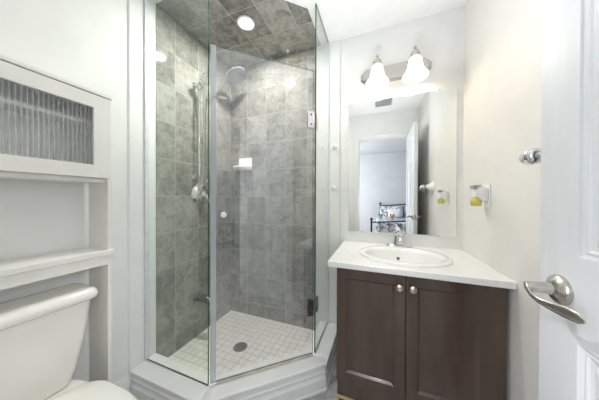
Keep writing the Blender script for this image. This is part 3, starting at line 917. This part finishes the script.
# ------------------------------------------------------------------ open bathroom door (hinged on the right jamb)
DX, DT, DY0, DY1 = 0.375, 0.035, 0.012, 0.684
bm = panelled(B(), [DY0, DY0 + 0.103, DY0 + 0.286, DY0 + 0.386, DY1 - 0.103, DY1], [0.012, 0.24, 0.882, 1.057, 1.62, 1.72, 1.92, 2.04],
              {(1, 1), (3, 1), (1, 3), (3, 3), (1, 5), (3, 5)},
              [(0.0005, 0.004), (0.006, 0.0065), (0.012, 0.0045), (0.016, 0.008), (0.024, 0.009), (0.040, 0.003), (0.042, 0.0025)], DT, lambda u, v, d: (DX + d, u, v), back=True)
door1 = struct('door_1', bm, DOORW, bevel=0.001)
door1['label'] = 'white panelled bathroom door standing open along the right wall'
HY, HZ = 0.621, 0.974
bm = B()
for s, xf in ((-1, DX), (1, DX + DT)):
    ax = (s, 0, 0)
    rose = obj('lever_rose', lathe(B(), [(0.0315, 0.0003), (0.0315, 0.004), (0.029, 0.009), (0.021, 0.014), (0.015, 0.018)], (xf, HY, HZ), ax, 36), NICKEL, door1, smooth=True)
    k = 0.86 if s < 0 else 0.62
    obj('spindle', lathe(B(), [(0.0135, 0.0165), (0.0120, 0.03 * k), (0.0115, 0.062 * k), (0.010, 0.067 * k)], (xf, HY, HZ), ax, 24), NICKEL, rose, smooth=True)
    xl = xf + s * 0.058 * k
    rings = []
    pts = [(xl + s * 0.004, HY + 0.009, HZ + 0.001, 0.009, 0.0045), (xl + s * 0.007, HY - 0.004, HZ - 0.003, 0.009, 0.004), (xl + s * 0.006, HY - 0.014, HZ - 0.013, 0.006, 0.0035), (xl + s * 0.002, HY - 0.028, HZ - 0.020, 0.006, 0.003),
           (xl - s * 0.004, HY - 0.048, HZ - 0.021, 0.008, 0.003), (xl - s * 0.010, HY - 0.075, HZ - 0.019, 0.011, 0.003), (xl - s * 0.014, HY - 0.096, HZ - 0.018, 0.010, 0.0025), (xl - s * 0.016, HY - 0.107, HZ - 0.019, 0.003, 0.0015)]
    for (px_, py_, pz_, hz_, hx_) in pts:
        rings.append([(px_ + hx_ * math.cos(q * PI / 8), py_, pz_ + hz_ * math.sin(q * PI / 8)) for q in range(16)])
    obj('lever', loft(B(), rings), NICKEL, rose, smooth=True)
obj('latch_plate', box(B(), (DX + 0.006, DY1 + 0.0002, HZ - 0.028), (DX + DT - 0.006, DY1 + 0.0015, HZ + 0.028)), NICKEL, door1)
for z in (0.25, 1.05, 1.85):
    obj('hinge', lathe(B(), [(0.006, -0.045), (0.006, 0.045)], (DX + 0.002, DY0 - 0.008, z), (0, 0, 1), 12), NICKEL, door1, smooth=True)

# ------------------------------------------------------------------ ceiling fan grille seen in the mirror
t = thing('exhaust_fan', 'square grey exhaust fan grille on the white ceiling, seen in the mirror', 'exhaust fan', (0.06, 0.39, H))
bm = B()
for a, b in (((-0.04, 0.28), (0.165, 0.295)), ((-0.04, 0.485), (0.165, 0.50)), ((-0.04, 0.295), (-0.025, 0.485)), ((0.15, 0.295), (0.165, 0.485))):
    box(bm, (*a, H - 0.012), (*b, H - 0.0003))
obj('frame', bm, GREYPL, t, bevel=0.002)
bm = B()
for k in range(12):
    y0 = 0.2975 + k * 0.0156
    box(bm, (-0.025, y0, H - 0.010), (0.15, y0 + 0.009, H - 0.005))
obj('grille', bm, GREYPL, t)

# ------------------------------------------------------------------ toilet
TYc, XB = 0.312, -L + 0.016
toi = thing('toilet', 'white two-piece toilet standing in the white shelf unit on the left wall', 'toilet', (-1.0, TYc, 0))


def tank_ring(x0, x1, hy, r, z):
    return rrect((x0 + x1) / 2, TYc, (x1 - x0) / 2, hy, r, z)


bm = loft(B(), [tank_ring(XB, -1.205, 0.135, 0.03, 0.388), tank_ring(XB, -1.198, 0.150, 0.035, 0.394), tank_ring(XB, -1.193, 0.168, 0.035, 0.45), tank_ring(XB, -1.185, 0.190, 0.033, 0.58), tank_ring(XB, -1.182, 0.208, 0.030, 0.725)])
obj('tank', bm, PORC, toi, smooth=True)
bm = loft(B(), [tank_ring(XB, -1.178, 0.216, 0.03, 0.7255), tank_ring(XB, -1.168, 0.226, 0.035, 0.732), tank_ring(XB, -1.164, 0.229, 0.038, 0.745), tank_ring(XB, -1.170, 0.224, 0.038, 0.764), tank_ring(XB + 0.006, -1.180, 0.215, 0.035, 0.773), tank_ring(XB + 0.03, -1.22, 0.18, 0.03, 0.776)])
obj('tank_lid', bm, PORC, toi, smooth=True, angle=60)


def bowl_ring(xb, xf, hw, z, n=40, sq=0.6):
    """egg outline: squarer at the back (xb), round at the front (xf)"""
    out = []
    xm = xb + (xf - xb) * 0.42
    for k in range(n):
        a = 2 * PI * k / n
        c, s = math.cos(a), math.sin(a)
        if c >= 0:
            out.append((xm + (xf - xm) * c, TYc + hw * s, z))
        else:
            out.append((xm - (xm - xb) * abs(c) ** sq, TYc + hw * (abs(s) ** 0.8) * (1 if s > 0 else -1), z))
    return out


bm = loft(B(), [bowl_ring(-1.27, -0.82, 0.105, 0.0), bowl_ring(-1.27, -0.82, 0.105, 0.03), bowl_ring(-1.26, -0.84, 0.092, 0.08), bowl_ring(-1.26, -0.83, 0.095, 0.18), bowl_ring(-1.27, -0.74, 0.13, 0.27),
                bowl_ring(-1.29, -0.665, 0.170, 0.345), bowl_ring(-1.32, -0.645, 0.180, 0.375), bowl_ring(-1.32, -0.645, 0.180, 0.385), bowl_ring(-1.31, -0.66, 0.168, 0.387)])
obj('bowl', bm, PORC, toi, smooth=True)
bm = loft(B(), [bowl_ring(-1.125, -0.635, 0.186, 0.388, sq=0.45), bowl_ring(-1.13, -0.63, 0.190, 0.393, sq=0.45), bowl_ring(-1.13, -0.63, 0.190, 0.402, sq=0.45), bowl_ring(-1.125, -0.636, 0.185, 0.406, sq=0.45)])
obj('seat', bm, PORC, toi, smooth=True, angle=60)
bm = loft(B(), [bowl_ring(-1.135, -0.634, 0.186, 0.4065, sq=0.45), bowl_ring(-1.14, -0.628, 0.191, 0.412, sq=0.45), bowl_ring(-1.14, -0.629, 0.190, 0.420, sq=0.45), bowl_ring(-1.13, -0.64, 0.180, 0.427, sq=0.45), bowl_ring(-1.09, -0.70, 0.12, 0.431, sq=0.5)])
obj('seat_lid', bm, PORC, toi, smooth=True, angle=60)
bm = lathe(B(), [(0.012, 0), (0.012, 0.008), (0.006, 0.012)], (-1.184, TYc - 0.14, 0.67), (1, 0, 0), 16)
tube(bm, [(-1.172, TYc - 0.14, 0.67), (-1.168, TYc - 0.10, 0.667), (-1.168, TYc - 0.07, 0.664)], 0.006, 10)
obj('flush_lever', bm, CHROME, toi, smooth=True)

# ------------------------------------------------------------------ shelf unit over the toilet
EX0, EX1, EY0, EY1 = -L + 0.016, -1.18, 0.056, 0.585
eta = thing('over_toilet_cabinet', 'tall white shelf unit over the toilet with a ribbed-glass cabinet on top', 'cabinet', (-1.27, 0.32, 0))
for ya, yb in ((EY1 - 0.016, EY1), (EY0, EY0 + 0.016)):
    obj('side_panel', prism(B(), [(EX0, 0), (EX1, 0), (EX1, 1.261), (EX1 - 0.019, 1.261), (EX1 - 0.019, 1.636), (EX0, 1.636)], ya, yb, 'Y'), CABW, eta, bevel=0.001)
obj('top_board', box(B(), (EX0, EY0 - 0.006, 1.637), (EX1 + 0.002, EY1 + 0.002, 1.652)), CABW, eta, bevel=0.002)
obj('cabinet_floor', box(B(), (EX0, EY0 + 0.0165, 1.245), (EX1 - 0.0195, EY1 - 0.0165, 1.262)), CABW, eta, bevel=0.001)
obj('cabinet_back', box(B(), (EX0, EY0 + 0.0165, 1.2605), (EX0 + 0.005, EY1 - 0.0165, 1.636)), CABW, eta)
obj('inner_shelf', box(B(), (EX0 + 0.006, EY0 + 0.017, 1.508), (EX1 - 0.045, EY1 - 0.017, 1.524)), CABW, eta)
obj('open_shelf', box(B(), (EX0, EY0 - 0.006, 0.906), (EX1 + 0.008, EY1 + 0.006, 0.930)), CABW, eta, bevel=0.003)
obj('apron', box(B(), (EX1 - 0.016, EY0 + 0.0005, 0.862), (EX1 + 0.002, EY1 - 0.0005, 0.9055)), CABW, eta, bevel=0.002)
# door: four-bar frame, ribbed glass sheet
FY0, FY1, FZ0, FZ1 = EY0 + 0.004, EY1 - 0.004, 1.264, 1.633
gy0, gy1, gz0, gz1 = FY0 + 0.054, FY1 - 0.062, 1.320, 1.575
fx0, fx1 = EX1 - 0.0175, EX1 + 0.0005
RO = [(FY0, FZ0), (FY1, FZ0), (FY1, FZ1), (FY0, FZ1)]
RI = [(gy0, gz0), (gy1, gz0), (gy1, gz1), (gy0, gz1)]
bm = loft(B(), [[(x, y, z) for y, z in q] for x, q in ((fx1, RO), (fx1, RI), (fx0, RI), (fx0, RO), (fx1, RO))], False, False)
bmesh.ops.remove_doubles(bm, verts=bm.verts, dist=1e-6)
edoor = obj('door', bm, CABW, eta, bevel=0.0015)
# ribs: sine-curved thin sheet
ring_f, ring_b = [], []
nr = 32
steps = nr * 8
for k in range(steps + 1):
    yq = gy0 + 0.0005 + (gy1 - gy0 - 0.001) * k / steps
    xq = fx0 + 0.008 + 0.005 * abs(math.sin(PI * k / 8)) ** 0.8
    ring_f.append((xq, yq))
sec = ring_f + [(fx0 + 0.004, gy1 - 0.0005), (fx0 + 0.004, gy0 + 0.0005)]
bm = prism(B(), sec, gz0 + 0.0005, gz1 - 0.0005)
obj('glass_pane', bm, RIB, edoor, smooth=True, angle=50)['label'] = 'vertically ribbed clear glass'
bm = lathe(B(), [(0.006, 0.0003), (0.006, 0.01), (0.011, 0.015), (0.012, 0.02), (0.006, 0.025)], (fx1, FY0 + 0.027, 1.30), (1, 0, 0), 20)
obj('knob', bm, CHROME, edoor, smooth=True)

# ------------------------------------------------------------------ bedroom beyond the doorway (seen in the mirror)
BX0, BX1, BY0, BY1 = -1.8, 2.3, -2.85, FY - 0.14
struct('floor_bedroom', box(B(), (BX0, BY0, -0.1), (BX1, BY1, -0.001)), CARPET)
struct('ceiling_bedroom', box(B(), (BX0, BY0, H), (BX1, BY1, H + 0.1)), GREYP)
struct('wall_bedroom_back', box(B(), (BX0, BY0 - 0.1, 0), (BX1, BY0, H)), GREYP)
struct('wall_bedroom_left', box(B(), (BX0 - 0.1, BY0, 0), (BX0, BY1, H)), GREYP)
struct('wall_bedroom_right', box(B(), (BX1, BY0, 0), (BX1 + 0.1, BY1, H)), GREYP)
bm = B()
box(bm, (BX0, BY1, 0), (-L - T, BY1 + 0.02, H))
box(bm, (R + T, BY1, 0), (BX1, BY1 + 0.02, H))
struct('wall_bedroom_front', bm, GREYP)
bed = thing('bed', 'bed with grey patterned cover in the next room, seen in the mirror', 'bed', (0.65, -1.9, 0))
HX0, HX1 = -0.02, 1.35
FTY, HDY = -1.15, -2.78


def scroll_frame(y, top, x0, x1):
    bm = B()
    for x in (x0, x1):
        tube(bm, [(x, y, 0), (x, y, top)], 0.018, 12)
        lathe(bm, [(0.010, 0), (0.028, 0.015), (0.030, 0.03), (0.018, 0.048), (0.003, 0.056)], (x, y, top), (0, 0, 1), 16)
    tube(bm, smooth_path([(x0, y, top - 0.04), (x0 + (x1 - x0) * 0.25, y, top - 0.015), ((x0 + x1) / 2, y, top + 0.01), (x0 + (x1 - x0) * 0.75, y, top - 0.015), (x1, y, top - 0.04)], 6), 0.013, 10)
    tube(bm, [(x0, y, 0.35), (x1, y, 0.35)], 0.012, 10)
    for k in range(1, 9):
        x = x0 + (x1 - x0) * k / 9
        tube(bm, [(x, y, 0.35), (x, y, top - 0.03)], 0.006, 8)
    return bm


obj('headboard', scroll_frame(HDY, 1.03, HX0 + 0.08, HX1), BLACKM, bed, smooth=True)
obj('footboard', scroll_frame(FTY, 0.74, HX0 - 0.10, HX1), BLACKM, bed, smooth=True)
for x in (HX0 + 0.05, HX1 - 0.03):
    obj('side_rail', tube(B(), [(x, HDY, 0.30), (x, FTY, 0.30)], 0.016, 10), BLACKM, bed, smooth=True)
bm = box(B(), (HX0 + 0.03, HDY + 0.03, 0.32), (HX1 - 0.03, FTY - 0.03, 0.58))
obj('mattress', bm, PILW, bed, bevel=0.04, segs=3)
bm = box(B(), (HX0 - 0.02, HDY + 0.45, 0.22), (HX1 + 0.01, FTY - 0.022, 0.71))
obj('quilt', bm, FABRIC, bed, bevel=0.05, segs=3)['label'] = 'grey and white patterned quilt'


def pillow(x, y, z, hw, hh, th, m, lean, label):
    bm = B()
    n_ = 14
    rings = []
    for i in range(n_ + 1):
        a = -1 + 2 * i / n_
        prof = max(1 - abs(a) ** 3.0, 0.0) ** 0.5
        rings.append([(x + a * hw, y + math.sin(q * PI / 12) * th * (0.12 + 0.88 * prof) * 0.5 + lean * math.cos(q * PI / 12) * hh * (0.86 + 0.14 * prof),
                       z + math.cos(q * PI / 12) * hh * (0.92 + 0.08 * abs(a))) for q in range(24)])
    loft(bm, rings)
    return tag(obj('pillow', bm, m, smooth=True, angle=80), label, 'pillow', 'pillows on the bed')


pillow(0.33, HDY + 0.14, 0.80, 0.28, 0.19, 0.15, FABRIC, -0.25, 'patterned grey pillow nearest the left bedpost, reflected in the mirror')
pillow(0.95, HDY + 0.14, 0.80, 0.28, 0.19, 0.15, FABRIC, -0.25, 'patterned grey pillow on the right half of the bed, reflected in the mirror')
pillow(0.40, HDY + 0.36, 0.82, 0.15, 0.10, 0.10, PILW, -0.3, 'small pale cushion in front of the patterned pillow on the bed, reflected in the mirror')
# two small soft toys / posies on the cover
for x, y, m, lab in ((0.30, -1.75, ORANGE, 'small orange and green posy lying on the bed cover, reflected in the mirror'), (0.06, -1.85, LEAFG, 'small green posy lying on the bed cover, reflected in the mirror')):
    t = thing('posy', lab, 'posy', (x, y, 0.712))
    bm = B()
    for k in range(7):
        a = k * 2 * PI / 7
        lathe(bm, [(0.004, -0.022), (0.02, -0.012), (0.024, 0.0), (0.018, 0.014), (0.003, 0.02)], (x + 0.035 * math.cos(a), y + 0.03 * math.sin(a), 0.80 + 0.03 * math.sin(k * 2.1)), (0, 0, 1), 10)
    obj('petals', bm, m, t, smooth=True)
    bm = B()
    for k in range(5):
        a = k * 2 * PI / 5
        tube(bm, [(x + 0.01 * math.cos(a), y + 0.01 * math.sin(a), 0.713), (x + 0.03 * math.cos(a), y + 0.025 * math.sin(a), 0.79)], [0.008, 0.004], 8)
    obj('stems', bm, LEAFG, t, smooth=True)
